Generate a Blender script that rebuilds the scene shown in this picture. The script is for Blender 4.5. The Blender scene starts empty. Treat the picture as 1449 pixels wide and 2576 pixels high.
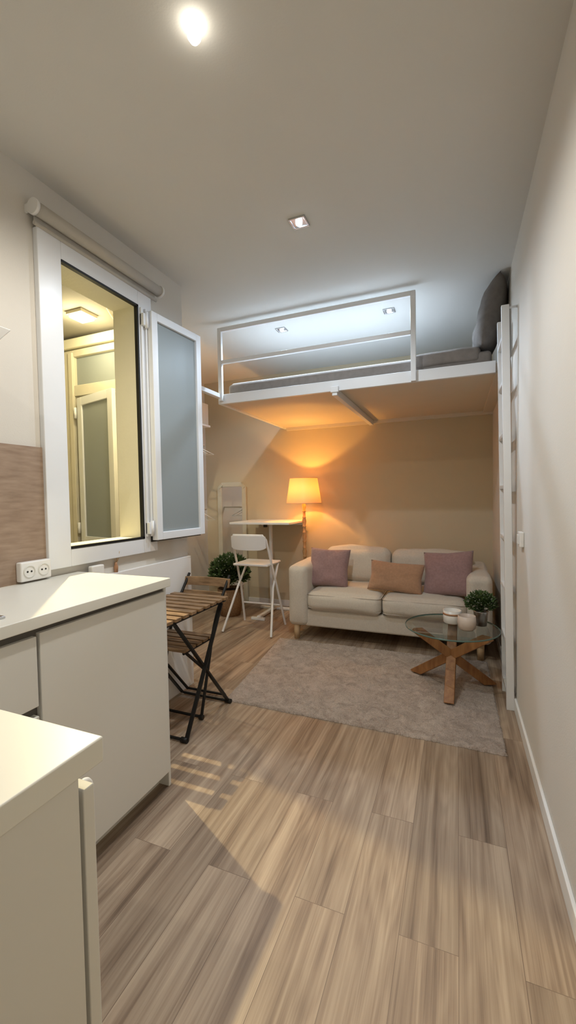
import bpy, bmesh, math, random
from mathutils import Vector, Matrix, noise
random.seed(7)
scn=bpy.context.scene
COL=bpy.context.collection

# ---------------------------------------------------------------- materials
def mat(name,color,rough=0.6,metal=0.0,var=0.0,vscale=8.0,bump=0.0,bscale=60.0,stretch=(1,1,1),spec=0.4,sheen=0.0,color2=None):
    m=bpy.data.materials.new(name);m.use_nodes=True
    nt=m.node_tree;b=nt.nodes['Principled BSDF']
    b.inputs['Base Color'].default_value=(*color,1);b.inputs['Roughness'].default_value=rough
    b.inputs['Metallic'].default_value=metal;b.inputs['Specular IOR Level'].default_value=spec
    if sheen: b.inputs['Sheen Weight'].default_value=sheen
    tc=nt.nodes.new('ShaderNodeTexCoord');mp=nt.nodes.new('ShaderNodeMapping');mp.inputs['Scale'].default_value=stretch
    nt.links.new(tc.outputs['Object'],mp.inputs['Vector'])
    n=nt.nodes.new('ShaderNodeTexNoise');n.inputs['Scale'].default_value=vscale;n.inputs['Detail'].default_value=5
    nt.links.new(mp.outputs[0],n.inputs['Vector'])
    cr=nt.nodes.new('ShaderNodeValToRGB');cr.color_ramp.elements[0].position=0.3;cr.color_ramp.elements[1].position=0.7
    c2=color2 if color2 else tuple(c*(1-var) for c in color)
    cr.color_ramp.elements[0].color=(*c2,1);cr.color_ramp.elements[1].color=(*color,1)
    nt.links.new(n.outputs['Fac'],cr.inputs['Fac']);nt.links.new(cr.outputs[0],b.inputs['Base Color'])
    if bump:
        n2=nt.nodes.new('ShaderNodeTexNoise');n2.inputs['Scale'].default_value=bscale;n2.inputs['Detail'].default_value=3
        nt.links.new(mp.outputs[0],n2.inputs['Vector'])
        bp=nt.nodes.new('ShaderNodeBump');bp.inputs['Strength'].default_value=bump;bp.inputs['Distance'].default_value=0.004
        nt.links.new(n2.outputs['Fac'],bp.inputs['Height']);nt.links.new(bp.outputs[0],b.inputs['Normal'])
    return m
def emit(name,color,s):
    m=bpy.data.materials.new(name);m.use_nodes=True;b=m.node_tree.nodes['Principled BSDF']
    b.inputs['Base Color'].default_value=(*color,1);b.inputs['Emission Color'].default_value=(*color,1);b.inputs['Emission Strength'].default_value=s
    return m

M={}
M['wall']=mat('wall_paint',(0.71,0.675,0.62),0.85,var=0.03,vscale=3,bump=0.12,bscale=180)
M['ceil']=mat('ceiling_paint',(0.68,0.67,0.635),0.9,var=0.02,vscale=2,bump=0.08,bscale=150)
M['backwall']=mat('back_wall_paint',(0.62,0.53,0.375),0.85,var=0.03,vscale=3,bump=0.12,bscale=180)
M['trim']=mat('white_trim',(0.85,0.84,0.82),0.4,var=0.02)
M['pvc']=mat('white_pvc',(0.82,0.84,0.87),0.3,var=0.02)
M['cab']=mat('cabinet_white',(0.74,0.73,0.69),0.45,var=0.02,vscale=2)
M['top']=mat('countertop_white',(0.80,0.79,0.73),0.35,var=0.03,vscale=5)
M['gap']=mat('shadow_gap',(0.12,0.11,0.10),0.8)  # dark colour standing in for shade in gaps and openings
M['black']=mat('black_metal',(0.015,0.014,0.013),0.45,metal=0.3)
M['gasket']=mat('black_gasket',(0.01,0.01,0.01),0.5)
M['steel']=mat('steel',(0.55,0.55,0.56),0.28,metal=1.0)
M['whitemetal']=mat('white_metal',(0.82,0.82,0.82),0.35,var=0.02)
M['loft']=mat('loft_panel',(0.72,0.65,0.54),0.6,var=0.03,vscale=4)
M['mattress']=mat('mattress_fabric',(0.27,0.235,0.21),0.95,var=0.15,vscale=25,bump=0.3,bscale=300)
M['sheet']=mat('white_sheet',(0.75,0.74,0.74),0.9,var=0.05,vscale=15)
M['pillowgrey']=mat('grey_pillow_fabric',(0.19,0.17,0.155),0.95,var=0.18,vscale=30,bump=0.4,bscale=250)
M['sofa']=mat('sofa_linen',(0.66,0.60,0.515),0.95,var=0.10,vscale=90,bump=0.5,bscale=420,sheen=0.2)
M['mauve']=mat('mauve_fabric',(0.36,0.225,0.22),0.95,var=0.18,vscale=60,bump=0.6,bscale=350,sheen=0.3)
M['peach']=mat('peach_fabric',(0.47,0.27,0.16),0.95,var=0.15,vscale=60,bump=0.6,bscale=350,sheen=0.3)
M['oak']=mat('oiled_oak',(0.38,0.18,0.065),0.45,vscale=7,stretch=(6,6,1.2),bump=0.2,bscale=30,color2=(0.23,0.095,0.033))
M['acacia']=mat('acacia_slats',(0.34,0.21,0.11),0.5,vscale=6,stretch=(1.5,9,9),bump=0.2,bscale=30,color2=(0.15,0.085,0.04))
M['palewood']=mat('pale_wood',(0.62,0.44,0.26),0.5,vscale=6,stretch=(8,8,1.5),color2=(0.5,0.34,0.19))
M['lampwood']=mat('turned_wood',(0.60,0.36,0.17),0.5,vscale=8,stretch=(6,6,1),color2=(0.45,0.25,0.10))
M['cream']=mat('cream_frame',(0.68,0.64,0.52),0.5,var=0.08,vscale=10)
M['yellowwall']=mat('lightwell_plaster',(0.78,0.75,0.60),0.85,var=0.06,vscale=4,bump=0.3,bscale=40)
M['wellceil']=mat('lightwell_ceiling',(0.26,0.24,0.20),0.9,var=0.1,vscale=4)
M['blind']=mat('blind_fabric',(0.55,0.52,0.47),0.9,var=0.03,vscale=60,bump=0.2,bscale=400)
M['wicker']=mat('wicker',(0.45,0.29,0.16),0.8,vscale=60,stretch=(1,1,3),bump=0.9,bscale=120,color2=(0.22,0.12,0.06))
M['leaf']=mat('leaf_green',(0.12,0.18,0.06),0.6,vscale=40,color2=(0.03,0.07,0.02))
M['flower']=mat('flower_white',(0.7,0.68,0.62),0.8)
M['soil']=mat('soil',(0.05,0.035,0.025),1.0)
M['ceramic']=mat('ceramic_white',(0.80,0.77,0.72),0.3)
M['ceramic2']=mat('ceramic_blush',(0.66,0.55,0.47),0.35,var=0.1,vscale=20)
M['goldband']=mat('label_band',(0.45,0.24,0.13),0.4)
M['wax']=mat('candle_wax',(0.85,0.80,0.70),0.5)
M['box']=mat('storage_box',(0.62,0.58,0.50),0.8,var=0.05)
M['seam']=mat('sofa_piping',(0.54,0.485,0.42),0.95)
M['glassedge']=mat('glass_edge',(0.10,0.17,0.15),0.15,spec=0.6)

# rug pile
m=bpy.data.materials.new('rug_pile');m.use_nodes=True;nt=m.node_tree;b=nt.nodes['Principled BSDF'];N=nt.nodes.new;L=nt.links.new
tc=N('ShaderNodeTexCoord');a1=N('ShaderNodeTexNoise');a1.inputs['Scale'].default_value=11;a1.inputs['Detail'].default_value=10;a1.inputs['Roughness'].default_value=0.75;a1.inputs['Distortion'].default_value=1.0
a2=N('ShaderNodeTexNoise');a2.inputs['Scale'].default_value=160;a2.inputs['Detail'].default_value=3
L(tc.outputs['Object'],a1.inputs['Vector']);L(tc.outputs['Object'],a2.inputs['Vector'])
ad=N('ShaderNodeMath');ad.operation='ADD';L(a1.outputs['Fac'],ad.inputs[0]);m2=N('ShaderNodeMath');m2.operation='MULTIPLY';m2.inputs[1].default_value=0.55;L(a2.outputs['Fac'],m2.inputs[0]);L(m2.outputs[0],ad.inputs[1])
c=N('ShaderNodeValToRGB');c.color_ramp.elements[0].position=0.58;c.color_ramp.elements[0].color=(0.28,0.22,0.18,1);c.color_ramp.elements[1].position=0.95;c.color_ramp.elements[1].color=(0.56,0.47,0.41,1)
L(ad.outputs[0],c.inputs[0]);L(c.outputs[0],b.inputs['Base Color']);b.inputs['Roughness'].default_value=1.0;b.inputs['Specular IOR Level'].default_value=0.1;b.inputs['Sheen Weight'].default_value=0.2
bp=N('ShaderNodeBump');bp.inputs['Strength'].default_value=0.8;bp.inputs['Distance'].default_value=0.01;L(ad.outputs[0],bp.inputs['Height']);L(bp.outputs[0],b.inputs['Normal'])
M['rug']=m

m=bpy.data.materials.new('mirror_glass');m.use_nodes=True;b=m.node_tree.nodes['Principled BSDF']
b.inputs['Base Color'].default_value=(0.80,0.79,0.74,1);b.inputs['Metallic'].default_value=1;b.inputs['Roughness'].default_value=0.02;M['mirror']=m
def clearglass(name,tint,g):
    m=bpy.data.materials.new(name);m.use_nodes=True;nt=m.node_tree;nt.nodes.remove(nt.nodes['Principled BSDF'])
    t=nt.nodes.new('ShaderNodeBsdfTransparent');t.inputs[0].default_value=(*tint,1)
    gl=nt.nodes.new('ShaderNodeBsdfGlossy');gl.inputs['Roughness'].default_value=0.03
    lw=nt.nodes.new('ShaderNodeLayerWeight');lw.inputs[0].default_value=0.5
    pw=nt.nodes.new('ShaderNodeMath');pw.operation='POWER';pw.inputs[1].default_value=3.0
    ad=nt.nodes.new('ShaderNodeMath');ad.operation='MULTIPLY_ADD';ad.inputs[1].default_value=0.5;ad.inputs[2].default_value=g
    mx=nt.nodes.new('ShaderNodeMixShader');nt.links.new(lw.outputs['Facing'],pw.inputs[0]);nt.links.new(pw.outputs[0],ad.inputs[0]);nt.links.new(ad.outputs[0],mx.inputs[0])
    nt.links.new(t.outputs[0],mx.inputs[1]);nt.links.new(gl.outputs[0],mx.inputs[2])
    nt.links.new(mx.outputs[0],nt.nodes['Material Output'].inputs[0]);return m
M['glass']=clearglass('table_glass',(0.78,0.84,0.82),0.04)
def frosted(name,col,tr,tcol=None):
    m=bpy.data.materials.new(name);m.use_nodes=True;nt=m.node_tree;b=nt.nodes['Principled BSDF']
    b.inputs['Base Color'].default_value=(*col,1);b.inputs['Roughness'].default_value=0.35
    t=nt.nodes.new('ShaderNodeBsdfTranslucent');t.inputs[0].default_value=(*(tcol or col),1)
    mx=nt.nodes.new('ShaderNodeMixShader');mx.inputs[0].default_value=tr
    nt.links.new(b.outputs[0],mx.inputs[1]);nt.links.new(t.outputs[0],mx.inputs[2])
    nt.links.new(mx.outputs[0],nt.nodes['Material Output'].inputs[0]);return m
M['frost']=frosted('frosted_glass',(0.46,0.51,0.52),0.35)
M['shade']=frosted('lamp_shade_linen',(0.80,0.56,0.35),0.22,(0.48,0.28,0.14))

# floor planks
m=bpy.data.materials.new('oak_plank_floor');m.use_nodes=True;nt=m.node_tree;b=nt.nodes['Principled BSDF'];L=nt.links.new
N=nt.nodes.new
tc=N('ShaderNodeTexCoord');mp=N('ShaderNodeMapping');mp.inputs['Rotation'].default_value=(0,0,math.radians(90));L(tc.outputs['Object'],mp.inputs[0])
br=N('ShaderNodeTexBrick');br.offset=0.37;br.offset_frequency=2
br.inputs['Color1'].default_value=(0,0,0,1);br.inputs['Color2'].default_value=(1,1,1,1);br.inputs['Mortar'].default_value=(0.5,0.5,0.5,1)
br.inputs['Scale'].default_value=1;br.inputs['Mortar Size'].default_value=0.001;br.inputs['Mortar Smooth'].default_value=0.2
br.inputs['Brick Width'].default_value=1.22;br.inputs['Row Height'].default_value=0.165
L(mp.outputs[0],br.inputs[0])
mul=N('ShaderNodeMath');mul.operation='MULTIPLY';mul.inputs[1].default_value=23.0;L(br.outputs['Color'],mul.inputs[0])
def nz(sx,sy,sc,det,ro,dist):
    mp_=N('ShaderNodeMapping');mp_.inputs['Scale'].default_value=(sx,sy,1);L(tc.outputs['Object'],mp_.inputs[0])
    n_=N('ShaderNodeTexNoise');n_.noise_dimensions='4D';n_.inputs['Scale'].default_value=sc;n_.inputs['Detail'].default_value=det;n_.inputs['Roughness'].default_value=ro;n_.inputs['Distortion'].default_value=dist
    L(mp_.outputs[0],n_.inputs['Vector']);L(mul.outputs[0],n_.inputs['W']);return n_
n1=nz(9,0.5,1.5,4,0.5,0.8)      # broad tone along the board
n2=nz(150,1.6,1.6,7,0.7,0.1)    # crisp fine fibre
n3=nz(5,0.55,1.3,2,0.5,0.2)     # cathedral ring field
n4=nz(45,0.9,1.5,5,0.6,0.3)     # medium grain streaks
sn=N('ShaderNodeMath');sn.operation='MULTIPLY';sn.inputs[1].default_value=110;L(n3.outputs['Fac'],sn.inputs[0])
si=N('ShaderNodeMath');si.operation='SINE';L(sn.outputs[0],si.inputs[0])
s1=N('ShaderNodeMath');s1.operation='MULTIPLY_ADD';s1.inputs[1].default_value=0.035;L(si.outputs[0],s1.inputs[0]);L(n1.outputs['Fac'],s1.inputs[2])
s2=N('ShaderNodeMath');s2.operation='SUBTRACT';s2.inputs[1].default_value=0.5;L(n2.outputs['Fac'],s2.inputs[0])
s3=N('ShaderNodeMath');s3.operation='MULTIPLY_ADD';s3.inputs[1].default_value=0.45;L(s2.outputs[0],s3.inputs[0]);L(s1.outputs[0],s3.inputs[2])
s4=N('ShaderNodeMath');s4.operation='SUBTRACT';s4.inputs[1].default_value=0.5;L(n4.outputs['Fac'],s4.inputs[0])
s5=N('ShaderNodeMath');s5.operation='MULTIPLY_ADD';s5.inputs[1].default_value=0.5;L(s4.outputs[0],s5.inputs[0]);L(s3.outputs[0],s5.inputs[2])
cr=N('ShaderNodeValToRGB');e=cr.color_ramp.elements
e[0].position=0.22;e[0].color=(0.15,0.102,0.070,1);e[1].position=0.80;e[1].color=(0.53,0.425,0.32,1)
x=cr.color_ramp.elements.new(0.40);x.color=(0.285,0.208,0.148,1)
x=cr.color_ramp.elements.new(0.56);x.color=(0.39,0.30,0.22,1)
L(s5.outputs[0],cr.inputs[0])
mx2=N('ShaderNodeMix');mx2.data_type='RGBA';mx2.blend_type='MULTIPLY';mx2.inputs[0].default_value=1
cr3=N('ShaderNodeValToRGB');cr3.color_ramp.elements[0].color=(0.84,0.825,0.81,1);cr3.color_ramp.elements[1].color=(1.14,1.12,1.10,1)
L(br.outputs['Color'],cr3.inputs[0]);L(cr.outputs[0],mx2.inputs[6]);L(cr3.outputs[0],mx2.inputs[7])
mx3=N('ShaderNodeMix');mx3.data_type='RGBA';mx3.blend_type='MIX'
mf=N('ShaderNodeMath');mf.operation='MULTIPLY';mf.inputs[1].default_value=0.75;L(br.outputs['Fac'],mf.inputs[0])
L(mf.outputs[0],mx3.inputs[0]);L(mx2.outputs[2],mx3.inputs[6]);mx3.inputs[7].default_value=(0.15,0.10,0.07,1)
L(mx3.outputs[2],b.inputs['Base Color']);b.inputs['Roughness'].default_value=0.45;b.inputs['Specular IOR Level'].default_value=0.35
bp=N('ShaderNodeBump');bp.inputs['Strength'].default_value=0.15;bp.inputs['Distance'].default_value=0.002;L(n2.outputs['Fac'],bp.inputs['Height']);L(bp.outputs[0],b.inputs['Normal'])
M['floor']=m
M['splash']=mat('wood_laminate_backsplash',(0.39,0.285,0.21),0.5,vscale=7,stretch=(1,1.6,9),bump=0.05,bscale=20,color2=(0.28,0.195,0.14))

# ---------------------------------------------------------------- geometry helpers
def group(name,loc=(0,0,0)):
    o=bpy.data.objects.new(name,None);o.empty_display_size=0.1;COL.objects.link(o);return o
def finish(me,name,mt,parent=None,smooth=False,bevel=0.0,segs=2):
    o=bpy.data.objects.new(name,me);COL.objects.link(o)
    if mt is not None: me.materials.append(M[mt])
    if smooth:
        for p in me.polygons:p.use_smooth=True
    if bevel:
        md=o.modifiers.new('bevel','BEVEL');md.width=bevel;md.segments=segs;md.limit_method='ANGLE'
        for p in me.polygons:p.use_smooth=True
        w=o.modifiers.new('wn','WEIGHTED_NORMAL')
    if parent: o.parent=parent
    return o
def addbox(bm,x0,x1,y0,y1,z0,z1):
    vs=[bm.verts.new(c) for c in [(x0,y0,z0),(x1,y0,z0),(x1,y1,z0),(x0,y1,z0),(x0,y0,z1),(x1,y0,z1),(x1,y1,z1),(x0,y1,z1)]]
    for f in [(0,3,2,1),(4,5,6,7),(0,1,5,4),(1,2,6,5),(2,3,7,6),(3,0,4,7)]: bm.faces.new([vs[i] for i in f])
def boxes(name,lst,mt,parent=None,bevel=0.0):
    bm=bmesh.new()
    for b_ in lst:
        x0,x1,y0,y1,z0,z1=b_;addbox(bm,min(x0,x1),max(x0,x1),min(y0,y1),max(y0,y1),min(z0,z1),max(z0,z1))
    me=bpy.data.meshes.new(name);bm.to_mesh(me);bm.free()
    return finish(me,name,mt,parent,bevel=bevel)
def box(name,x0,x1,y0,y1,z0,z1,mt,parent=None,bevel=0.0): return boxes(name,[(x0,x1,y0,y1,z0,z1)],mt,parent,bevel)
def frameM(p,q,up=(0,0,1)):
    p=Vector(p);q=Vector(q);z=(q-p).normalized();u=Vector(up)
    if abs(z.dot(u))>0.98:u=Vector((0,1,0))
    x=u.cross(z).normalized();y=z.cross(x)
    return Matrix(((x.x,y.x,z.x,p.x),(x.y,y.y,z.y,p.y),(x.z,y.z,z.z,p.z),(0,0,0,1))),(q-p).length
def beam(name,p,q,w,h,mt,parent=None,bevel=0.0,up=(0,0,1)):
    mtx,l=frameM(p,q,up);bm=bmesh.new();addbox(bm,-w/2,w/2,-h/2,h/2,0,l);bm.transform(mtx)
    me=bpy.data.meshes.new(name);bm.to_mesh(me);bm.free();return finish(me,name,mt,parent,bevel=bevel)
def rod(name,p,q,r,mt,parent=None,r2=None,seg=20):
    mtx,l=frameM(p,q);bm=bmesh.new()
    bmesh.ops.create_cone(bm,cap_ends=True,segments=seg,radius1=r,radius2=(r if r2 is None else r2),depth=l,matrix=Matrix.Translation((0,0,l/2)))
    bm.transform(mtx);me=bpy.data.meshes.new(name);bm.to_mesh(me);bm.free()
    o=finish(me,name,mt,parent)
    for p_ in me.polygons:p_.use_smooth=len(p_.vertices)==4
    return o
def tube(name,pts,r,mt,parent=None,cyclic=False,bez=False,fill=4):
    cu=bpy.data.curves.new(name,'CURVE');cu.dimensions='3D';cu.bevel_depth=r;cu.bevel_resolution=fill;cu.use_fill_caps=True
    if bez:
        s=cu.splines.new('BEZIER');s.bezier_points.add(len(pts)-1)
        for bpnt,p in zip(s.bezier_points,pts):bpnt.co=p;bpnt.handle_left_type=bpnt.handle_right_type='AUTO'
        s.resolution_u=10
    else:
        s=cu.splines.new('POLY');s.points.add(len(pts)-1)
        for sp,p in zip(s.points,pts):sp.co=(*p,1)
    s.use_cyclic_u=cyclic
    t=bpy.data.objects.new('tmp',cu);COL.objects.link(t);bpy.context.view_layer.update()
    dg=bpy.context.evaluated_depsgraph_get();me=bpy.data.meshes.new_from_object(t.evaluated_get(dg));me.name=name
    bpy.data.objects.remove(t);me.materials.clear()
    return finish(me,name,mt,parent,smooth=True)
def lathe(name,prof,c,mt,parent=None,seg=40,smooth=True):
    bm=bmesh.new();rings=[]
    for r,z in prof:
        if r<1e-5: rings.append([bm.verts.new((c[0],c[1],c[2]+z))])
        else: rings.append([bm.verts.new((c[0]+r*math.cos(2*math.pi*i/seg),c[1]+r*math.sin(2*math.pi*i/seg),c[2]+z)) for i in range(seg)])
    for a,b_ in zip(rings,rings[1:]):
        for i in range(seg):
            j=(i+1)%seg
            if len(a)==1 and len(b_)==1:continue
            if len(a)==1:bm.faces.new((a[0],b_[j],b_[i]))
            elif len(b_)==1:bm.faces.new((a[i],a[j],b_[0]))
            else:bm.faces.new((a[i],a[j],b_[j],b_[i]))
    me=bpy.data.meshes.new(name);bm.to_mesh(me);bm.free();return finish(me,name,mt,parent,smooth=smooth)
def pillow(name,w,h,t,mtx,mt,parent=None,n=28,seed=0):
    bm=bmesh.new();g=[{},{}]
    for s in (0,1):
        for i in range(n+1):
            for j in range(n+1):
                u=-1+2*i/n;v=-1+2*j/n
                edge=i in(0,n) or j in(0,n)
                if s==1 and edge: g[1][i,j]=g[0][i,j];continue
                k=max(0,(1-u**4)*(1-v**4))**0.55
                px=u*(1-0.09*(1-abs(v))*abs(u)**2*0.9)*w/2;py=v*(1-0.09*(1-abs(u))*abs(v)**2*0.9)*h/2
                nz=noise.noise(Vector((u*2.2+seed,v*2.2,s*5)))*0.16+noise.noise(Vector((u*6+seed,v*6,s*5)))*0.05
                z=(1 if s==0 else -1)*t/2*k*(1+nz)
                g[s][i,j]=bm.verts.new((px,py,z))
        for i in range(n):
            for j in range(n):
                q=[g[s][i,j],g[s][i+1,j],g[s][i+1,j+1],g[s][i,j+1]]
                if s:q.reverse()
                bm.faces.new(q)
    bm.transform(mtx);me=bpy.data.meshes.new(name);bm.to_mesh(me);bm.free()
    return finish(me,name,mt,parent,smooth=True)
def softbox(name,x0,x1,y0,y1,z0,z1,mt,parent,puff=0.02,rad=None,tilt=0,seed=0,cuts=26):
    cx,cy,cz=(x0+x1)/2,(y0+y1)/2,(z0+z1)/2;sx,sy,sz=(x1-x0)/2,(y1-y0)/2,(z1-z0)/2
    bm=bmesh.new();bmesh.ops.create_cube(bm,size=2);bmesh.ops.subdivide_edges(bm,edges=bm.edges[:],cuts=cuts,use_grid_fill=True)
    R=Matrix.Rotation(tilt,3,'X')
    if rad is None: rad=min(sx,sy,sz)*0.75
    def warp(t,s_):
        a=abs(t);k=rad/s_
        if a<0.65: q=a/0.65*(1-k)
        else: q=(1-k)+(a-0.65)/0.35*k
        return math.copysign(q,t)*s_
    for v in bm.verts:
        a,b_,c_=v.co.x,v.co.y,v.co.z
        p=Vector((warp(a,sx),warp(b_,sy),warp(c_,sz)))
        a,b_,c_=p.x/sx,p.y/sy,p.z/sz
        c=Vector((max(-sx+rad,min(sx-rad,p.x)),max(-sy+rad,min(sy-rad,p.y)),max(-sz+rad,min(sz-rad,p.z))))
        d=p-c
        if d.length>1e-6:p=c+d.normalized()*rad
        k=puff
        w=noise.noise(Vector((p.x*5+seed,p.y*5,p.z*5)))*0.010+noise.noise(Vector((p.x*14+seed,p.y*14,p.z*14)))*0.003
        if puff>0:
            p.z+=c_*(k*(1-a*a)*(1-b_*b_)+w*abs(c_))
            p.y+=b_*(k*(1-a*a)*(1-c_*c_)+w*abs(b_))
        p=R@p;v.co=p+Vector((cx,cy,cz))
    me=bpy.data.meshes.new(name);bm.to_mesh(me);bm.free();return finish(me,name,mt,parent,smooth=True)

# ---------------------------------------------------------------- dimensions
XL=-1.755;XR=0.325;YB=4.58;YF=-1.6;ZC=2.76;XA=-2.98;YA=2.44
# ---------------------------------------------------------------- shell
box('floor',XA-0.1,XR+0.1,YF-0.1,YB+0.1,-0.1,0,'floor')
box('ceiling',XA-0.1,XR+0.1,YF-0.1,YB+0.1,ZC,ZC+0.1,'ceil')
box('wall_right',XR,XR+0.1,YF-0.1,YB+0.1,0,ZC,'wall')
box('wall_back',XA-0.1,XR,YB,YB+0.1,0,ZC,'backwall')
box('wall_front',XA-0.1,XR,YF-0.1,YF,0,ZC,'wall')
OY0,OY1,OZ0,OZ1=1.465,1.975,1.07,2.44
boxes('wall_left',[(XL-0.15,XL,YF,OY0,0,ZC),(XL-0.15,XL,OY1,YA,0,ZC),(XL-0.15,XL,OY0,OY1,0,OZ0),(XL-0.15,XL,OY0,OY1,OZ1,ZC)],'wall')
box('wall_alcove_near',XA,XL-0.15,YA-0.04,YA,0,ZC,'wall')
box('wall_alcove_left',XA-0.1,XA,YA-0.04,YB,0,ZC,'wall')
box('baseboard_right',XR-0.013,XR,YF,YB,0,0.075,'trim',bevel=0.003)
box('baseboard_back',XA,XR-0.013,YB-0.013,YB,0,0.075,'trim',bevel=0.003)
box('baseboard_alcove',XA,XA+0.013,YA,YB-0.013,0,0.075,'trim',bevel=0.003)
box('trim_low_ledge',XL,XL+0.025,1.525,YA,0,0.905,'trim',bevel=0.004)

# ---------------------------------------------------------------- window
w=group('window_1')
CX=XL+0.03
Y0,Y1,Z0,Z1=1.345,2.09,0.985,2.525
boxes('window_casing',[(XL,CX,Y0,OY0,Z0,Z1),(XL,CX,OY1,Y1,Z0,Z1),(XL,CX,OY0,OY1,Z0,OZ0),(XL,CX,OY0,OY1,OZ1,Z1)],'pvc',w,bevel=0.004)
t=0.012;GX=CX-0.020
boxes('rubber_gasket',[(GX,CX+0.002,OY1-t,OY1,OZ0,OZ1),(GX,CX+0.002,OY0,OY1,OZ1-t,OZ1),(GX,CX+0.002,OY0,OY1,OZ0,OZ0+t)],'gasket',w)
boxes('reveal_lining',[(XL-0.15,GX,OY1-0.01,OY1,OZ0,OZ1),(XL-0.15,GX,OY0,OY1,OZ0,OZ0+0.008),(XL-0.15,GX,OY0,OY1,OZ1-0.01,OZ1),(XL-0.15,GX,OY0,OY0+0.01,OZ0,OZ1)],'yellowwall',w)
boxes('jamb_profile',[(CX,CX+0.012,OY1+0.010,OY1+0.03,OZ0+0.01,OZ1-0.01),(CX,CX+0.02,OY1+0.04,OY1+0.052,OZ0+0.01,OZ1-0.01)],'pvc',w,bevel=0.002)
for zz in (1.13,2.36):
    rod('hinge',(CX+0.03,OY1+0.035,zz-0.045),(CX+0.03,OY1+0.035,zz+0.045),0.011,'pvc',w)
    box('hinge_plate',CX,CX+0.03,OY1+0.01,OY1+0.04,zz-0.035,zz+0.035,'pvc',w,bevel=0.003)
sa=Vector((-1.693,2.028,0));sb=Vector((-1.658,2.485,0));d=(sb-sa).normalized();nrm=Vector((d.y,-d.x,0))
def sashbox(name,a0,a1,t0,t1,z0,z1,mt,bev=0.0):
    bm=bmesh.new();addbox(bm,a0,a1,t0,t1,z0,z1)
    mm=Matrix(((d.x,nrm.x,0,sa.x),(d.y,nrm.y,0,sa.y),(0,0,1,0),(0,0,0,1)))
    bm.transform(mm);bmesh.ops.recalc_face_normals(bm,faces=bm.faces[:]);me=bpy.data.meshes.new(name);bm.to_mesh(me);bm.free();return finish(me,name,mt,w,bevel=bev)
SL=(sb-sa).length;sz0,sz1=1.055,2.42;fw=0.048
for a in [(0,fw,sz0,sz1),(SL-fw,SL,sz0,sz1),(fw,SL-fw,sz0,sz0+fw),(fw,SL-fw,sz1-fw,sz1)]:
    sashbox('sash_frame',a[0],a[1],-0.022,0.022,a[2],a[3],'pvc',0.004)
sashbox('sash_glass',fw-0.005,SL-fw+0.005,-0.006,0.006,sz0+fw-0.005,sz1-fw+0.005,'frost')
sashbox('sash_gasket',-0.004,SL+0.004,-0.030,-0.022,sz0-0.01,sz1+0.006,'gasket')
rb=group('roller_blind')
BZ=2.585
rod('blind_roll',(XL+0.05,1.325,BZ),(XL+0.05,2.14,BZ),0.029,'blind',rb)
box('blind_fabric',XL+0.024,XL+0.027,1.335,2.13,BZ-0.06,BZ,'blind',rb)
rod('bottom_bar',(XL+0.032,1.33,BZ-0.055),(XL+0.032,2.135,BZ-0.055),0.009,'blind',rb)
for yy in (1.31,2.14):
    rod('bracket_disc',(XL+0.05,yy,BZ),(XL+0.05,yy+0.015,BZ),0.034,'trim',rb)
    box('bracket_arm',XL,XL+0.05,yy+0.002,yy+0.012,BZ-0.015,BZ+0.02,'trim',rb)

# ---------------------------------------------------------------- lightwell outside window
WX0,WX1,WY0,WY1,WZ=-2.95,XL-0.15,0.7,2.395,2.52
box('wall_lightwell_far',WX0,WX1,WY1-0.03,WY1,0,WZ,'yellowwall')
box('wall_lightwell_side',WX0-0.06,WX0,WY0,WY1,0,WZ,'yellowwall')
box('wall_lightwell_near',WX0,WX1,WY0-0.06,WY0,0,WZ,'yellowwall')
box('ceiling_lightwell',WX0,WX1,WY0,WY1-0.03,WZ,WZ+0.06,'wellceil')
w2=group('window_2');FY=WY1-0.03
box('top_beam',WX0,WX1,FY-0.07,FY,2.43,2.50,'yellowwall',w2,bevel=0.01)
boxes('outer_frame',[(-2.80,-2.64,FY-0.05,FY,0.9,2.42),(-2.12,-2.0,FY-0.05,FY,0.9,2.42),(-2.64,-2.12,FY-0.05,FY,2.37,2.42),(-2.64,-2.12,FY-0.05,FY,2.08,2.16),(-2.64,-2.12,FY-0.05,FY,0.9,0.97)],'cream',w2,bevel=0.005)
box('inner_frame',-2.68,-2.64,FY-0.065,FY-0.05,0.92,2.40,'cream',w2,bevel=0.003)
box('transom_glass',-2.64,-2.12,FY-0.02,FY-0.012,2.16,2.37,'frost',w2)
box('dark_opening_sheet',-2.64,-2.12,FY-0.006,FY-0.001,0.97,2.08,'gap',w2)  # dark sheet, shade of the opening put into its colour
def leafbox(n_,a0,a1,z0,z1,mt,t0=-0.015,t1=0.015):
    bm=bmesh.new();addbox(bm,a0,a1,t0,t1,z0,z1);ang=math.radians(-14)
    bm.transform(Matrix.Translation((-2.60,FY-0.05,0))@Matrix.Rotation(ang,4,'Z'));me=bpy.data.meshes.new(n_);bm.to_mesh(me);bm.free();finish(me,n_,mt,w2,bevel=0.003)
for a in [(0,0.06,0.98,2.06),(0.40,0.46,0.98,2.06),(0.06,0.40,0.98,1.04),(0.06,0.40,2.0,2.06)]: leafbox('leaf_frame',*a,'pvc')
leafbox('leaf_glass',0.06,0.40,1.04,2.0,'frost',-0.004,0.004)
for zz in (1.10,1.95): rod('leaf_hinge',(-2.615,FY-0.07,zz-0.04),(-2.615,FY-0.07,zz+0.04),0.01,'pvc',w2)
ol=group('outdoor_ceiling_light')
OLX,OLY=-2.26,2.06
box('light_base',OLX-0.065,OLX+0.065,OLY-0.065,OLY+0.065,WZ-0.02,WZ,'cream',ol)
M['bulk']=emit('outdoor_lamp_glow',(1.0,0.83,0.42),5)
box('light_diffuser',OLX-0.055,OLX+0.055,OLY-0.055,OLY+0.055,WZ-0.04,WZ-0.02,'bulk',ol,bevel=0.008)
cb=group('wall_cable')
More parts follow.
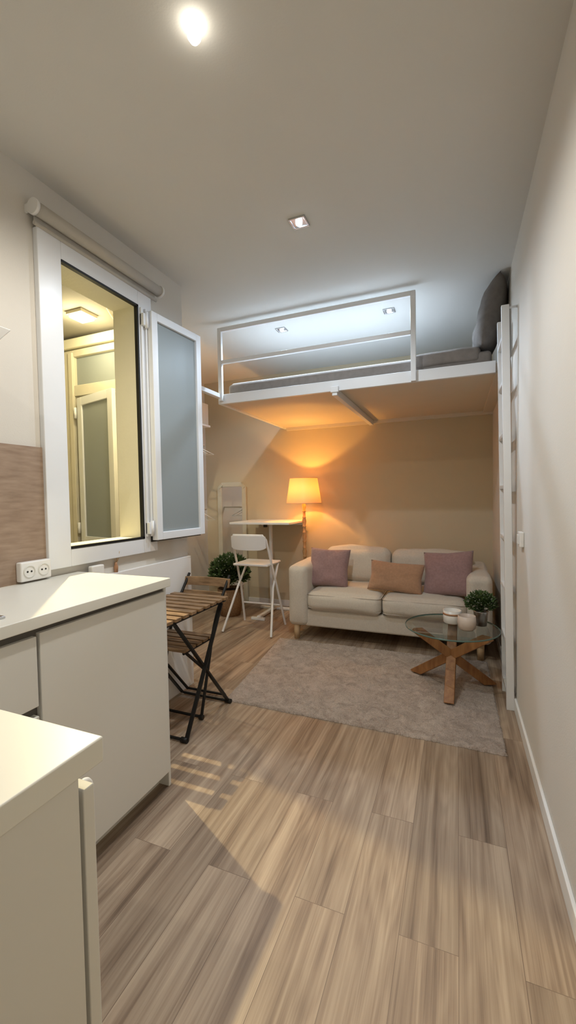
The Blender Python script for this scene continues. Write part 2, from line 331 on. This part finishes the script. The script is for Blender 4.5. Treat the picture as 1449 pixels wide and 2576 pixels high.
tube('cable_run',[(-2.20,2.28,2.44),(-2.10,2.20,2.46),(-2.02,2.05,2.49),(-1.93,1.9,2.50)],0.007,'cream',cb,bez=True)

# ---------------------------------------------------------------- kitchen
k=group('kitchen_counter')
XC=-1.19;KX=XL+0.03
box('worktop',XL+0.002,XC,0.462,1.52,0.912,0.95,'top',k,bevel=0.003)
box('carcass',KX,-1.235,0.44,1.50,0.09,0.905,'cab',k)
box('channel_shade',-1.235,-1.222,0.44,1.50,0.80,0.911,'gap',k)  # dark strip painting the shade under the worktop edge
box('end_panel',KX,-1.215,1.502,1.518,0.0,0.912,'cab',k,bevel=0.002)
box('plinth',XL+0.05,-1.27,0.44,1.502,0,0.09,'cab',k)
box('appliance_front',-1.232,-1.205,0.897,1.50,0.075,0.892,'cab',k,bevel=0.003)
box('drawer_front_1',-1.232,-1.205,0.30,0.887,0.665,0.885,'cab',k,bevel=0.003)
box('drawer_front_2',-1.232,-1.205,0.30,0.887,0.36,0.635,'cab',k,bevel=0.003)
box('drawer_front_3',-1.232,-1.205,0.30,0.887,0.085,0.335,'cab',k,bevel=0.003)
box('drawer_gap_shade',-1.236,-1.23,0.44,0.897,0.08,0.90,'gap',k)  # dark sheet painting the shade between drawer fronts
k2=group('kitchen_peninsula')
box('worktop',XL+0.002,-0.49,-0.17,0.46,0.912,0.95,'top',k2,bevel=0.003)
box('carcass',-1.20,-0.512,-0.15,0.425,0.0,0.911,'cab',k2)
box('side_panel',-0.512,-0.497,-0.15,0.42,0.0,0.911,'cab',k2,bevel=0.001)
box('door_front',-1.10,-0.497,0.427,0.447,0.01,0.885,'cab',k2,bevel=0.002)
tube('door_handle',[(-0.53,0.447,0.872),(-0.53,0.464,0.868),(-0.53,0.464,0.846),(-0.53,0.447,0.842)],0.005,'trim',k2,bez=True)
hb=group('hob')
box('hob_plate',-1.70,-1.265,0.50,0.835,0.95,0.958,'steel',hb,bevel=0.002)
for hx,hy in ((-1.58,0.60),(-1.58,0.75),(-1.38,0.60),(-1.38,0.75)):
    lathe('burner',[(0,0),(0.05,0),(0.05,0.008),(0.035,0.014),(0,0.014)],(hx,hy,0.958),'black',hb,seg=24)
box('wall_backsplash',XL,XL+0.012,0.0,1.345,0.95,1.545,'splash')
so=group('power_outlet')
box('outlet_body',XL+0.012,XL+0.045,1.20,1.343,0.958,1.042,'trim',so,bevel=0.006)
for yy in (1.238,1.305):
    tube('outlet_ring',[(XL+0.046,yy+0.025*math.cos(a*math.pi/12),1.0+0.025*math.sin(a*math.pi/12)) for a in range(24)],0.0025,'cab',so,cyclic=True)
    for s in (-1,1): rod('outlet_hole',(XL+0.044,yy+s*0.009,1.0),(XL+0.0462,yy+s*0.009,1.0),0.004,'gasket',so,seg=12)
so2=group('power_outlet')
box('outlet_body',XL+0.026,XL+0.055,1.56,1.64,0.90,0.97,'trim',so2,bevel=0.006)
rd=group('reed_diffuser')
lathe('bottle',[(0,0),(0.010,0),(0.012,0.03),(0.007,0.045),(0.007,0.055),(0,0.055)],(XL+0.013,1.76,0.905),'goldband',rd,seg=20)
for i in range(5):
    a=i*1.25;rod('reed',(XL+0.014,1.76,0.95),(XL+0.024+0.008*math.cos(a),1.76+0.035*math.sin(a+0.3),1.02),0.0016,'palewood',rd,seg=8)
rh=group('flared_wall_box')  # guessed white box on the wall, flaring upward above the hob
bm=bmesh.new()
v=[bm.verts.new(c) for c in [(XL,0.25,1.72),(-1.45,0.25,1.72),(-1.45,0.86,1.72),(XL,0.86,1.72),(XL,0.25,1.885),(-1.40,0.25,1.885),(-1.40,0.985,1.885),(XL,0.985,1.885)]]
for f_ in [(0,3,2,1),(4,5,6,7),(0,1,5,4),(1,2,6,5),(2,3,7,6),(3,0,4,7)]: bm.faces.new([v[i] for i in f_])
me=bpy.data.meshes.new('flared_box_body');bm.to_mesh(me);bm.free();finish(me,'flared_box_body','trim',rh,bevel=0.004)

# ---------------------------------------------------------------- loft bed
lf=group('loft_bed')
LY=3.10
box('front_fascia',-1.88,0.238,LY,LY+0.03,2.10,2.18,'whitemetal',lf,bevel=0.003)
box('side_fascia',-1.88,-1.85,LY+0.03,YB,2.10,2.18,'whitemetal',lf,bevel=0.003)
box('back_cleat',-1.85,XR,YB-0.03,YB,2.08,2.115,'loft',lf)
box('side_extension_beam',-1.88,-1.84,YA,LY,2.145,2.18,'whitemetal',lf,bevel=0.003)
box('right_end_block',0.238,XR,LY+0.04,YB-0.03,2.10,2.18,'loft',lf)
box('deck_panel',-1.85,0.30,LY+0.03,YB-0.03,2.115,2.135,'loft',lf)
box('support_beam',-0.875,-0.835,LY-0.02,YB-0.03,2.062,2.114,'whitemetal',lf,bevel=0.003)
box('beam_bracket',-0.885,-0.825,LY-0.03,LY,2.085,2.13,'whitemetal',lf,bevel=0.003)
py0,py1=LY-0.03,LY-0.001
boxes('guard_rail',[(-1.86,-1.825,py0,py1,2.12,2.725),(-0.30,-0.265,py0,py1,2.10,2.725),(-1.825,-0.30,py0,py1,2.69,2.725),(-1.825,-0.30,py0,py1,2.425,2.455)],'whitemetal',lf,bevel=0.003)
mt_=group('mattress')
softbox('mattress_core',-1.82,0.22,LY+0.06,4.50,2.14,2.275,'mattress',mt_,puff=0.0,rad=0.03)
softbox('top_sheet',-1.80,0.02,LY+0.08,4.48,2.235,2.288,'sheet',mt_,puff=0.0,rad=0.02)
softbox('folded_blanket',-0.30,0.15,LY+0.055,4.3,2.20,2.31,'mattress',mt_,puff=0.012,rad=0.03)
pm=Matrix.Translation((0.215,3.36,2.52))@Matrix.Rotation(math.radians(90),4,'Z')@Matrix.Rotation(math.radians(103),4,'X')
pillow('bed_pillow',0.52,0.48,0.17,pm,'pillowgrey',None,seed=3)
# ---------------------------------------------------------------- ladder
ld=group('ladder')
for yy in (2.785,3.045):
    beam('rail',(0.292,yy,0.0),(0.262,yy,2.40),0.042,0.03,'whitemetal',ld,bevel=0.003,up=(0,1,0))
for i,z in enumerate([0.10,0.41,0.72,1.03,1.34,1.65,1.96,2.22]):
    xx=0.292-0.03*z/2.4
    box('rung',xx-0.02,xx+0.02,2.80,3.031,z-0.012,z+0.012,'whitemetal',ld,bevel=0.003)
rod('wall_hook',(0.27,2.785,2.385),(XR,2.785,2.385),0.007,'whitemetal',ld)
sw=group('light_switch')
box('switch_plate',XR-0.022,XR,2.49,2.57,1.015,1.095,'trim',sw,bevel=0.004)
box('switch_rocker',XR-0.028,XR-0.022,2.505,2.555,1.03,1.08,'trim',sw,bevel=0.002)

# ---------------------------------------------------------------- rug
bm=bmesh.new();nx,ny=260,200
C=[Vector((-1.385,2.29,0)),Vector((0.225,2.27,0)),Vector((0.21,3.50,0)),Vector((-1.52,3.48,0))]
gr=[]
for j in range(ny+1):
    row=[]
    for i in range(nx+1):
        s=i/nx;t_=j/ny;p=C[0]*(1-s)*(1-t_)+C[1]*s*(1-t_)+C[2]*s*t_+C[3]*(1-s)*t_
        ed=min(i,nx-i,j,ny-j)
        z=0.001 if ed==0 else 0.009+0.006*noise.noise(Vector((p.x*22,p.y*22,0)))+0.006*random.random()
        jit=0.004 if ed==0 else 0.002
        row.append(bm.verts.new((p.x+random.uniform(-jit,jit),p.y+random.uniform(-jit,jit),max(z,0.001))))
    gr.append(row)
for j in range(ny):
    for i in range(nx):bm.faces.new((gr[j][i],gr[j][i+1],gr[j+1][i+1],gr[j+1][i]))
me=bpy.data.meshes.new('rug');bm.to_mesh(me);bm.free();finish(me,'rug','rug',None,smooth=True)

# ---------------------------------------------------------------- sofa
s=group('sofa')
SX0,SX1,SY0,SY1=-1.44,0.25,3.50,4.42
softbox('arm_left',SX0,SX0+0.185,SY0,SY1-0.05,0.13,0.68,'sofa',s,puff=0.010,seed=1,rad=0.05)
softbox('arm_right',SX1-0.185,SX1,SY0,SY1-0.05,0.13,0.66,'sofa',s,puff=0.010,seed=2,rad=0.05)
box('seat_base',SX0+0.15,SX1-0.15,SY0+0.03,SY1-0.05,0.13,0.29,'sofa',s,bevel=0.02)
box('back_frame',SX0+0.10,SX1-0.10,4.25,SY1,0.13,0.69,'sofa',s,bevel=0.04)
xm=(SX0+SX1)/2
softbox('seat_cushion_1',SX0+0.18,xm-0.003,SY0-0.012,4.18,0.285,0.455,'sofa',s,puff=0.020,seed=4,rad=0.06)
softbox('seat_cushion_2',xm+0.003,SX1-0.18,SY0-0.012,4.18,0.285,0.455,'sofa',s,puff=0.020,seed=5,rad=0.06)
softbox('back_cushion_1',SX0+0.19,xm-0.003,4.03,4.25,0.44,0.78,'sofa',s,puff=0.03,seed=6,tilt=math.radians(-9),rad=0.07)
softbox('back_cushion_2',xm+0.003,SX1-0.12,4.03,4.25,0.44,0.765,'sofa',s,puff=0.03,seed=7,tilt=math.radians(-9),rad=0.07)
def loop(x0,x1,y0,y1,z,r,mt,name):
    c=0.05;pts=[]
    for cx,cy,a0 in ((x1-c,y1-c,0),(x0+c,y1-c,90),(x0+c,y0+c,180),(x1-c,y0+c,270)):
        for q in range(5):
            a=math.radians(a0+q*22.5);pts.append((cx+c*math.cos(a),cy+c*math.sin(a),z))
    tube(name,pts,r,mt,s,cyclic=True,fill=2)
for (a,b_) in ((SX0+0.187,xm-0.008),(xm+0.008,SX1-0.187)):
    loop(a,b_,SY0-0.006,4.17,0.428,0.0035,'seam','piping')
    loop(a,b_,SY0-0.006,4.17,0.312,0.0035,'seam','piping')
for lx,ly in ((-1.375,3.56),(0.165,3.56),(-1.375,4.30),(0.165,4.30)):
    rod('leg',(lx,ly,0),(lx,ly,0.14),0.024,'palewood',s,r2=0.03)
def pm_(x,y,z,yaw,lean,roll=0):
    return Matrix.Translation((x,y,z))@Matrix.Rotation(math.radians(yaw),4,'Z')@Matrix.Rotation(math.radians(90-lean),4,'X')@Matrix.Rotation(math.radians(roll),4,'Z')
pillow('throw_pillow',0.38,0.37,0.13,pm_(-1.12,3.76,0.635,8,22,-3),'mauve',None,seed=11)
pillow('throw_pillow',0.47,0.27,0.12,pm_(-0.50,3.70,0.59,-3,24,-3),'peach',None,seed=12)
pillow('throw_pillow',0.41,0.39,0.13,pm_(-0.075,3.74,0.635,-14,24,6),'mauve',None,seed=13)

# ---------------------------------------------------------------- coffee table
ct=group('coffee_table')
cx,cy=-0.04,2.965
feet=[(-0.265,3.11),(-0.05,2.735),(0.185,3.075)]
lathe('glass_top',[(0,0),(0.290,0),(0.294,0.002)],(cx,cy,0.412),'glass',ct,seg=72)
lathe('glass_rim',[(0.294,0.001),(0.297,0.003),(0.297,0.009),(0.294,0.011)],(cx,cy,0.412),'glassedge',ct,seg=72)
for i,(fx,fy) in enumerate(feet):
    ox,oy=2*cx-fx,2*cy-fy
    ox=cx+(ox-cx)*0.85;oy=cy+(oy-cy)*0.85
    p=Vector((fx,fy,0.03));q=Vector((ox,oy,0.392))
    o=beam('leg_%d'%(i+1),p+(p-q).normalized()*0.04,q+(q-p).normalized()*0.04,0.060,0.060,'oak',ct,bevel=0.004)
    bm=bmesh.new();bm.from_mesh(o.data)
    for zc,no in ((0.021,(0,0,1)),(0.411,(0,0,-1))):
        res=bmesh.ops.bisect_plane(bm,geom=bm.verts[:]+bm.edges[:]+bm.faces[:],plane_co=(0,0,zc),plane_no=no,clear_inner=True)
        ed=[e_ for e_ in res['geom_cut'] if isinstance(e_,bmesh.types.BMEdge)]
        if ed:bmesh.ops.contextual_create(bm,geom=ed)
    bm.to_mesh(o.data);bm.free()
ZT=0.415
cd=group('scented_candle')
lathe('jar',[(0,0),(0.05,0),(0.058,0.008),(0.060,0.088),(0.056,0.088),(0.054,0.06),(0,0.06)],(-0.035,3.07,ZT),'ceramic',cd)
lathe('label_band',[(0.0595,0.060),(0.0612,0.060),(0.0612,0.072),(0.0600,0.072)],(-0.035,3.07,ZT),'goldband',cd)
lathe('wax',[(0,0),(0.053,0)],(-0.035,3.07,ZT+0.066),'wax',cd)
cd2=group('ceramic_bowl')
lathe('bowl',[(0,0),(0.040,0),(0.053,0.012),(0.058,0.05),(0.054,0.093),(0.049,0.093),(0.052,0.05),(0.04,0.018),(0,0.016)],(0.055,2.94,ZT),'ceramic2',cd2)
def foliage(name,c,rx,rz,n,leaf,parent,flowers=0,seed=0,fr=0.10):
    rnd=random.Random(seed);bm=bmesh.new();fl=bmesh.new()
    for i in range(n):
        th_=rnd.uniform(0,2*math.pi);ph=math.acos(rnd.uniform(-0.35,1));rr=rnd.uniform(0.35,1.12)**0.6
        p=Vector((c[0]+rx*rr*math.sin(ph)*math.cos(th_),c[1]+rx*rr*math.sin(ph)*math.sin(th_),c[2]+rz*rr*math.cos(ph)))
        dr=(p-Vector(c)+Vector((rnd.uniform(-.03,.03),rnd.uniform(-.03,.03),0.03))).normalized()
        sd=dr.cross(Vector((rnd.random()-.5,rnd.random()-.5,rnd.random()))).normalized();l=leaf*rnd.uniform(.6,1.3);wd=l*.28
        a=p-dr*l*.5;b1=p+sd*wd;e_=p+dr*l*.5;b2=p-sd*wd
        bm.faces.new([bm.verts.new(q_) for q_ in (a,b1,e_,b2)])
    for i in range(n//12):
        th_=rnd.uniform(0,2*math.pi);rr=rnd.uniform(0.2,.9)
        a=Vector((c[0],c[1],c[2]-rz*0.6));e_=Vector((c[0]+rx*rr*math.cos(th_),c[1]+rx*rr*math.sin(th_),c[2]+rz*.7*(1-rr*.5)));w_=Vector((0.0012,0.0012,0))
        bm.faces.new([bm.verts.new(q_) for q_ in (a-w_,a+w_,e_+w_,e_-w_)])
    me=bpy.data.meshes.new(name);bm.to_mesh(me);bm.free();finish(me,name,'leaf',parent)
    if flowers:
        for i in range(flowers):
            th_=rnd.uniform(0,2*math.pi);ph=math.acos(rnd.uniform(0.0,1));rr=rnd.uniform(0.9,1.08)
            p=Vector((c[0]+rx*rr*math.sin(ph)*math.cos(th_),c[1]+rx*rr*math.sin(ph)*math.sin(th_),c[2]+rz*rr*math.cos(ph)))
            bmesh.ops.create_icosphere(fl,subdivisions=1,radius=leaf*fr*rnd.uniform(.6,1.2),matrix=Matrix.Translation(p))
        me=bpy.data.meshes.new('flowers');fl.to_mesh(me);finish(me,'flowers','flower',parent)
    fl.free()
pp=group('potted_plant')
px,py=0.145,3.07
lathe('metal_pot',[(0,0),(0.036,0),(0.048,0.095),(0.050,0.10),(0.046,0.10),(0.043,0.08),(0,0.08)],(px,py,ZT),'steel',pp)
lathe('soil',[(0,0),(0.043,0)],(px,py,ZT+0.085),'soil',pp)
foliage('foliage',(px,py,ZT+0.145),0.095,0.085,1200,0.026,pp,flowers=130,seed=2,fr=0.09)

# ---------------------------------------------------------------- floor lamp
fl_=group('floor_lamp')
lx,ly=-1.545,4.27
prof=[(0,0),(0.085,0),(0.085,0.012),(0.06,0.025),(0.022,0.04),(0.016,0.10)]
z=0.10
while z<1.16:
    prof+=[(0.015,z),(0.015,z+0.05),(0.021,z+0.055),(0.021,z+0.062),(0.014,z+0.068),(0.022,z+0.10),(0.024,z+0.115),(0.016,z+0.145),(0.02,z+0.15),(0.02,z+0.158)]
    z+=0.165
prof+=[(0.012,1.27),(0.010,1.30),(0,1.30)]
lathe('turned_pole',prof,(lx,ly,0),'lampwood',fl_,seg=24)
lathe('shade',[(0.190,1.235),(0.150,1.505)],(lx,ly,0),'shade',fl_,seg=64)
for rr,zz in ((0.190,1.235),(0.150,1.505)):
    tube('shade_rim',[(lx+rr*math.cos(a*math.pi/24),ly+rr*math.sin(a*math.pi/24),zz) for a in range(48)],0.003,'shade',fl_,cyclic=True,fill=2)
M['bulb']=emit('warm_bulb',(1,0.62,0.25),15)
lathe('bulb',[(0,0),(0.012,0.005),(0.028,0.04),(0.022,0.065),(0,0.075)],(lx,ly,1.30),'bulb',fl_,seg=20)

# ---------------------------------------------------------------- bar desk
dk=group('bar_table')
box('tabletop',-2.30,-1.60,3.96,4.50,1.018,1.04,'whitemetal',dk,bevel=0.003)
box('wall_cleat',-2.25,-1.65,4.50,YB-0.002,0.98,1.04,'whitemetal',dk,bevel=0.003)
beam('pole',(-1.97,4.32,0.03),(-1.97,4.32,1.018),0.035,0.035,'whitemetal',dk,bevel=0.006)
box('top_bracket',-2.03,-1.91,4.20,4.44,0.995,1.018,'whitemetal',dk,bevel=0.002)
box('latch',-1.985,-1.955,4.16,4.20,0.975,1.018,'gasket',dk)
box('foot_bar',-1.99,-1.95,3.96,4.45,0.012,0.042,'whitemetal',dk,bevel=0.006)
box('foot_cross_back',-2.16,-1.78,4.40,4.44,0.0,0.03,'whitemetal',dk,bevel=0.006)
box('foot_cross_front',-2.05,-1.89,3.94,3.975,0.0,0.03,'whitemetal',dk,bevel=0.006)

# ---------------------------------------------------------------- folding bar chair
fc=group('folding_bar_chair')
x0,x1=-2.06,-1.655
tube('back_frame',[(x0-0.03,3.88,0.01),(x0,3.76,0.40),(x0+0.012,3.66,0.66),(x0+0.02,3.56,0.90),(x0+0.05,3.54,0.945),(x1-0.05,3.54,0.945),(x1-0.02,3.56,0.90),(x1-0.012,3.66,0.66),(x1,3.76,0.40),(x1+0.03,3.88,0.01)],0.0115,'whitemetal',fc)
tube('rear_leg_l',[(x0-0.055,3.47,0.01),(x0+0.01,3.68,0.42),(x0+0.03,3.86,0.645)],0.0115,'whitemetal',fc)
tube('rear_leg_r',[(x1+0.055,3.47,0.01),(x1-0.01,3.68,0.42),(x1-0.03,3.86,0.645)],0.0115,'whitemetal',fc)
tube('foot_rest',[(x0-0.018,3.82,0.22),(x1+0.018,3.82,0.22)],0.009,'whitemetal',fc)
softbox('seat',x0+0.015,x1-0.015,3.57,3.90,0.640,0.664,'whitemetal',fc,puff=0.0,rad=0.011)
bm=bmesh.new();nn=14;rows=[]
for i in range(nn+1):
    s_=-1+2*i/nn;xx=(x0+x1)/2+s_*(0.185);yy=3.555-0.035*(1-s_*s_)
    cut=0.012*abs(s_)**6
    rows.append([bm.verts.new((xx,yy-0.006,0.80+cut*2)),bm.verts.new((xx,yy+0.006,0.80+cut*2)),bm.verts.new((xx,yy-0.004,0.945-cut)),bm.verts.new((xx,yy-0.016,0.945-cut))])
for a,b_ in zip(rows,rows[1:]):
    for q in range(4):bm.faces.new((a[q],b_[q],b_[(q+1)%4],a[(q+1)%4]))
bm.faces.new(rows[0]);bm.faces.new(rows[-1][::-1])
bmesh.ops.recalc_face_normals(bm,faces=bm.faces[:])
me=bpy.data.meshes.new('backrest');bm.to_mesh(me);bm.free();finish(me,'backrest','whitemetal',fc,smooth=True,bevel=0.004)

# ---------------------------------------------------------------- mirror on back wall
mr=group('standing_mirror')
mx0,mx1,mz=-2.80,-2.40,1.50;my=YB-0.035
boxes('frame',[(mx0,mx0+0.055,my,my+0.03,0,mz-0.06),(mx1-0.055,mx1,my,my+0.03,0,mz-0.06),(mx0+0.06,mx1-0.06,my,my+0.03,mz-0.055,mz),(mx0+0.055,mx1-0.055,my,my+0.03,0,0.05)],'cream',mr,bevel=0.003)
beam('corner_l',(mx0+0.022,my+0.015,mz-0.07),(mx0+0.075,my+0.015,mz-0.02),0.03,0.045,'cream',mr,up=(0,1,0))
beam('corner_r',(mx1-0.022,my+0.015,mz-0.07),(mx1-0.075,my+0.015,mz-0.02),0.03,0.045,'cream',mr,up=(0,1,0))
box('glass',mx0+0.05,mx1-0.05,my+0.012,my+0.018,0.04,mz-0.05,'mirror',mr)
# ---------------------------------------------------------------- wardrobe shelf in alcove
wr=group('wardrobe_rack')
box('top_shelf',XA,XA+0.35,2.55,4.15,2.12,2.14,'trim',wr)
box('storage_box',XA+0.04,XA+0.34,3.80,4.13,2.14,2.38,'box',wr,bevel=0.006)
for zz in (1.92,1.18):
    rod('rail',(XA+0.26,2.50,zz),(XA+0.26,4.15,zz),0.012,'whitemetal',wr)
    for yy in (2.60,4.10):box('rail_bracket',XA,XA+0.27,yy,yy+0.02,zz-0.01,zz+0.01,'whitemetal',wr)
    for i,yy in enumerate((3.55,3.75,3.95,4.08)):
        tube('hanger',[(XA+0.26,yy,zz+0.013),(XA+0.275,yy,zz-0.01),(XA+0.26,yy,zz-0.04),(XA+0.10,yy,zz-0.12),(XA+0.43,yy,zz-0.12),(XA+0.26,yy,zz-0.04)],0.005,'trim',wr,fill=2)
# ---------------------------------------------------------------- plant in basket
bk=group('potted_flowering_shrub')
bx,by=-2.36,4.05
lathe('wicker_basket',[(0,0),(0.11,0),(0.135,0.15),(0.14,0.30),(0.13,0.30),(0.12,0.26),(0,0.26)],(bx,by,0),'wicker',bk)
lathe('soil',[(0,0),(0.12,0)],(bx,by,0.27),'soil',bk)
foliage('foliage',(bx,by,0.46),0.215,0.21,2400,0.06,bk,flowers=170,seed=5,fr=0.075)

# ---------------------------------------------------------------- bistro set
bt=group('bistro_table')
TX0,TX1,TY0,TY1=-1.70,-1.30,1.62,2.22
for i in range(9):
    y=TY0+i*(TY1-TY0)/9
    box('slat_%d'%(i+1),TX0,TX1,y+0.008,y+0.053,0.685,0.703,'acacia',bt,bevel=0.003)
for xx in (-1.685,-1.335):
    box('top_rail',xx-0.008,xx+0.008,TY0,TY1,0.667,0.685,'black',bt)
    beam('leg_a',(xx,TY0+0.10,0.67),(xx-0.02,2.27,0.014),0.010,0.022,'black',bt,up=(1,0,0))
    beam('leg_b',(xx+0.012,TY1-0.06,0.67),(xx-0.008,1.81,0.014),0.010,0.022,'black',bt,up=(1,0,0))
for yy in (1.81,2.27):
    tube('foot_bar',[(-1.69,yy,0.014),(-1.35,yy,0.014)],0.008,'black',bt)
    rod('foot_cap',(-1.375,yy,0.014),(-1.335,yy,0.014),0.014,'black',bt)
g_=group('folding_bistro_chair')
ccx=-1.56;hw=0.158
for sx in (-hw,hw):
    X=ccx+sx
    tube('upright',[(X,2.04,0.014),(X,2.13,0.30),(X,2.22,0.55),(X,2.40,0.79)],0.009,'black',g_,bez=True)
    tube('rear_leg',[(X*1.0-0.012*(1 if sx>0 else -1),2.33,0.014),(X-0.012*(1 if sx>0 else -1),2.13,0.25),(X-0.012*(1 if sx>0 else -1),1.92,0.44)],0.009,'black',g_)
    tube('seat_rail',[(X-0.012*(1 if sx>0 else -1),1.90,0.44),(X-0.012*(1 if sx>0 else -1),2.20,0.44)],0.008,'black',g_)
    rod('foot_cap',(X-0.012,2.04,0.014),(X+0.012,2.04,0.014),0.014,'black',g_)
tube('stretcher_front',[(ccx-hw,2.04,0.016),(ccx+hw,2.04,0.016)],0.008,'black',g_)
tube('stretcher_back',[(ccx-hw+.012,2.33,0.016),(ccx+hw-.012,2.33,0.016)],0.008,'black',g_)
for i in range(5):
    y=1.885+i*0.062
    box('seat_slat_%d'%(i+1),ccx-hw-0.008,ccx+hw+0.008,y,y+0.048,0.45,0.466,'acacia',g_,bevel=0.003)
for zz,yo in ((0.66,2.315),(0.742,2.365)):
    bm=bmesh.new();rows=[]
    for i in range(13):
        s_=-1+2*i/12;x=ccx+s_*(hw+0.02);yy=yo+0.022*(1-s_*s_)
        rows.append([bm.verts.new((x,yy-0.014,zz-0.025)),bm.verts.new((x,yy,zz-0.025)),bm.verts.new((x,yy+0.016,zz+0.03)),bm.verts.new((x,yy+0.002,zz+0.03))])
    for a,b_ in zip(rows,rows[1:]):
        for q in range(4):bm.faces.new((a[q],b_[q],b_[(q+1)%4],a[(q+1)%4]))
    bm.faces.new(rows[0]);bm.faces.new(rows[-1][::-1]);bmesh.ops.recalc_face_normals(bm,faces=bm.faces[:])
    me=bpy.data.meshes.new('back_slat');bm.to_mesh(me);bm.free();finish(me,'back_slat','acacia',g_,bevel=0.003)

# ---------------------------------------------------------------- lights
def light(name,kind,loc,energy,color,size=0.04,rot=None,cone=None,blend=0.6,parent=None):
    l=bpy.data.lights.new(name,kind);l.energy=energy;l.color=color;l.shadow_soft_size=size
    if kind=='SPOT':l.spot_size=math.radians(cone);l.spot_blend=blend
    o=bpy.data.objects.new(name,l);COL.objects.link(o);o.location=loc
    if rot:o.rotation_euler=rot
    if parent:o.parent=parent
    return o
def downlight(x,y,col,e,strength,cone=165,bezel=True,br=0.017):
    g_=group('recessed_downlight')
    s_=0.045;t_=0.010
    if bezel:
        boxes('bezel',[(x-s_,x+s_,y-s_,y-s_+t_,ZC-0.008,ZC),(x-s_,x+s_,y+s_-t_,y+s_,ZC-0.008,ZC),(x-s_,x-s_+t_,y-s_+t_,y+s_-t_,ZC-0.008,ZC),(x+s_-t_,x+s_,y-s_+t_,y+s_-t_,ZC-0.008,ZC)],'steel',g_,bevel=0.002)
        box('reflector_plate',x-s_+t_,x+s_-t_,y-s_+t_,y+s_-t_,ZC-0.003,ZC,'steel',g_)
    nm='led_%d'%len(M);M[nm]=emit(nm,col,strength)
    lathe('led_bulb',[(br,-0.003),(br,-0.010),(br*.8,-0.016),(br*.4,-0.020),(0,-0.021)] if bezel else [(br*.5,0),(br*.8,-0.008),(br,-0.02),(br*.95,-0.04),(br*.6,-0.052),(0,-0.057)],(x,y,ZC),nm,g_,seg=24)
    light('lamp','SPOT',(x,y,ZC-(0.028 if bezel else 0.065)),e,col,0.02,cone=cone,blend=0.5,parent=g_)
WARM=(1.0,0.93,0.80);COOL=(0.74,0.86,1.0);COOL2=(0.66,0.82,1.0)
downlight(-0.746,1.138,WARM,48,12,bezel=False,br=0.022)
downlight(-0.774,2.132,COOL,34,30)
downlight(-1.41,3.40,COOL2,36,30)
downlight(-0.494,3.41,COOL2,42,30)
downlight(-2.38,3.15,(1.0,0.88,0.60),45,30,cone=120)  # unseen lamp added in the alcove for warm light
downlight(-0.75,-0.60,WARM,30,30)  # unseen lamp added behind the camera to brighten the near room
light('outdoor_lamp_fill','POINT',(OLX,OLY,WZ-0.10),10,(1.0,0.87,0.52),0.05,parent=ol)
LS=Vector((OLX,OLY,WZ-0.06))
sp=light('outdoor_lamp_beam','SPOT',LS,170,(1.0,0.82,0.44),0.012,cone=70,blend=0.5,parent=ol)
sp.rotation_euler=(Vector((-0.85,1.3,0))-LS).to_track_quat('-Z','Y').to_euler()
light('lamp_bulb_light','POINT',(lx,ly,1.37),34,(1.0,0.49,0.10),0.025,parent=fl_)

wd=bpy.data.worlds.new('world');scn.world=wd;wd.use_nodes=True
wd.node_tree.nodes['Background'].inputs[0].default_value=(0.02,0.025,0.04,1)

# ---------------------------------------------------------------- camera
th=math.radians(22.1);p=math.radians(2.0);r=math.radians(1.0)
F=Vector((-math.sin(th)*math.cos(p),math.cos(th)*math.cos(p),-math.sin(p)))
R=Vector((math.cos(th),math.sin(th),0));U=Vector((-math.sin(th)*math.sin(p),math.cos(th)*math.sin(p),math.cos(p)))
cr_=R*math.cos(r)-U*math.sin(r);cu_=R*math.sin(r)+U*math.cos(r)
cam=bpy.data.cameras.new('camera');cam.sensor_fit='VERTICAL';cam.sensor_height=36;cam.lens=1050/2576*36;cam.clip_start=0.02
co=bpy.data.objects.new('camera',cam);COL.objects.link(co)
B=-F
co.matrix_world=Matrix(((cr_.x,cu_.x,B.x,0),(cr_.y,cu_.y,B.y,0),(cr_.z,cu_.z,B.z,1.3),(0,0,0,1)))
scn.camera=co
scn.view_settings.view_transform='Standard'
scn.view_settings.look='None'
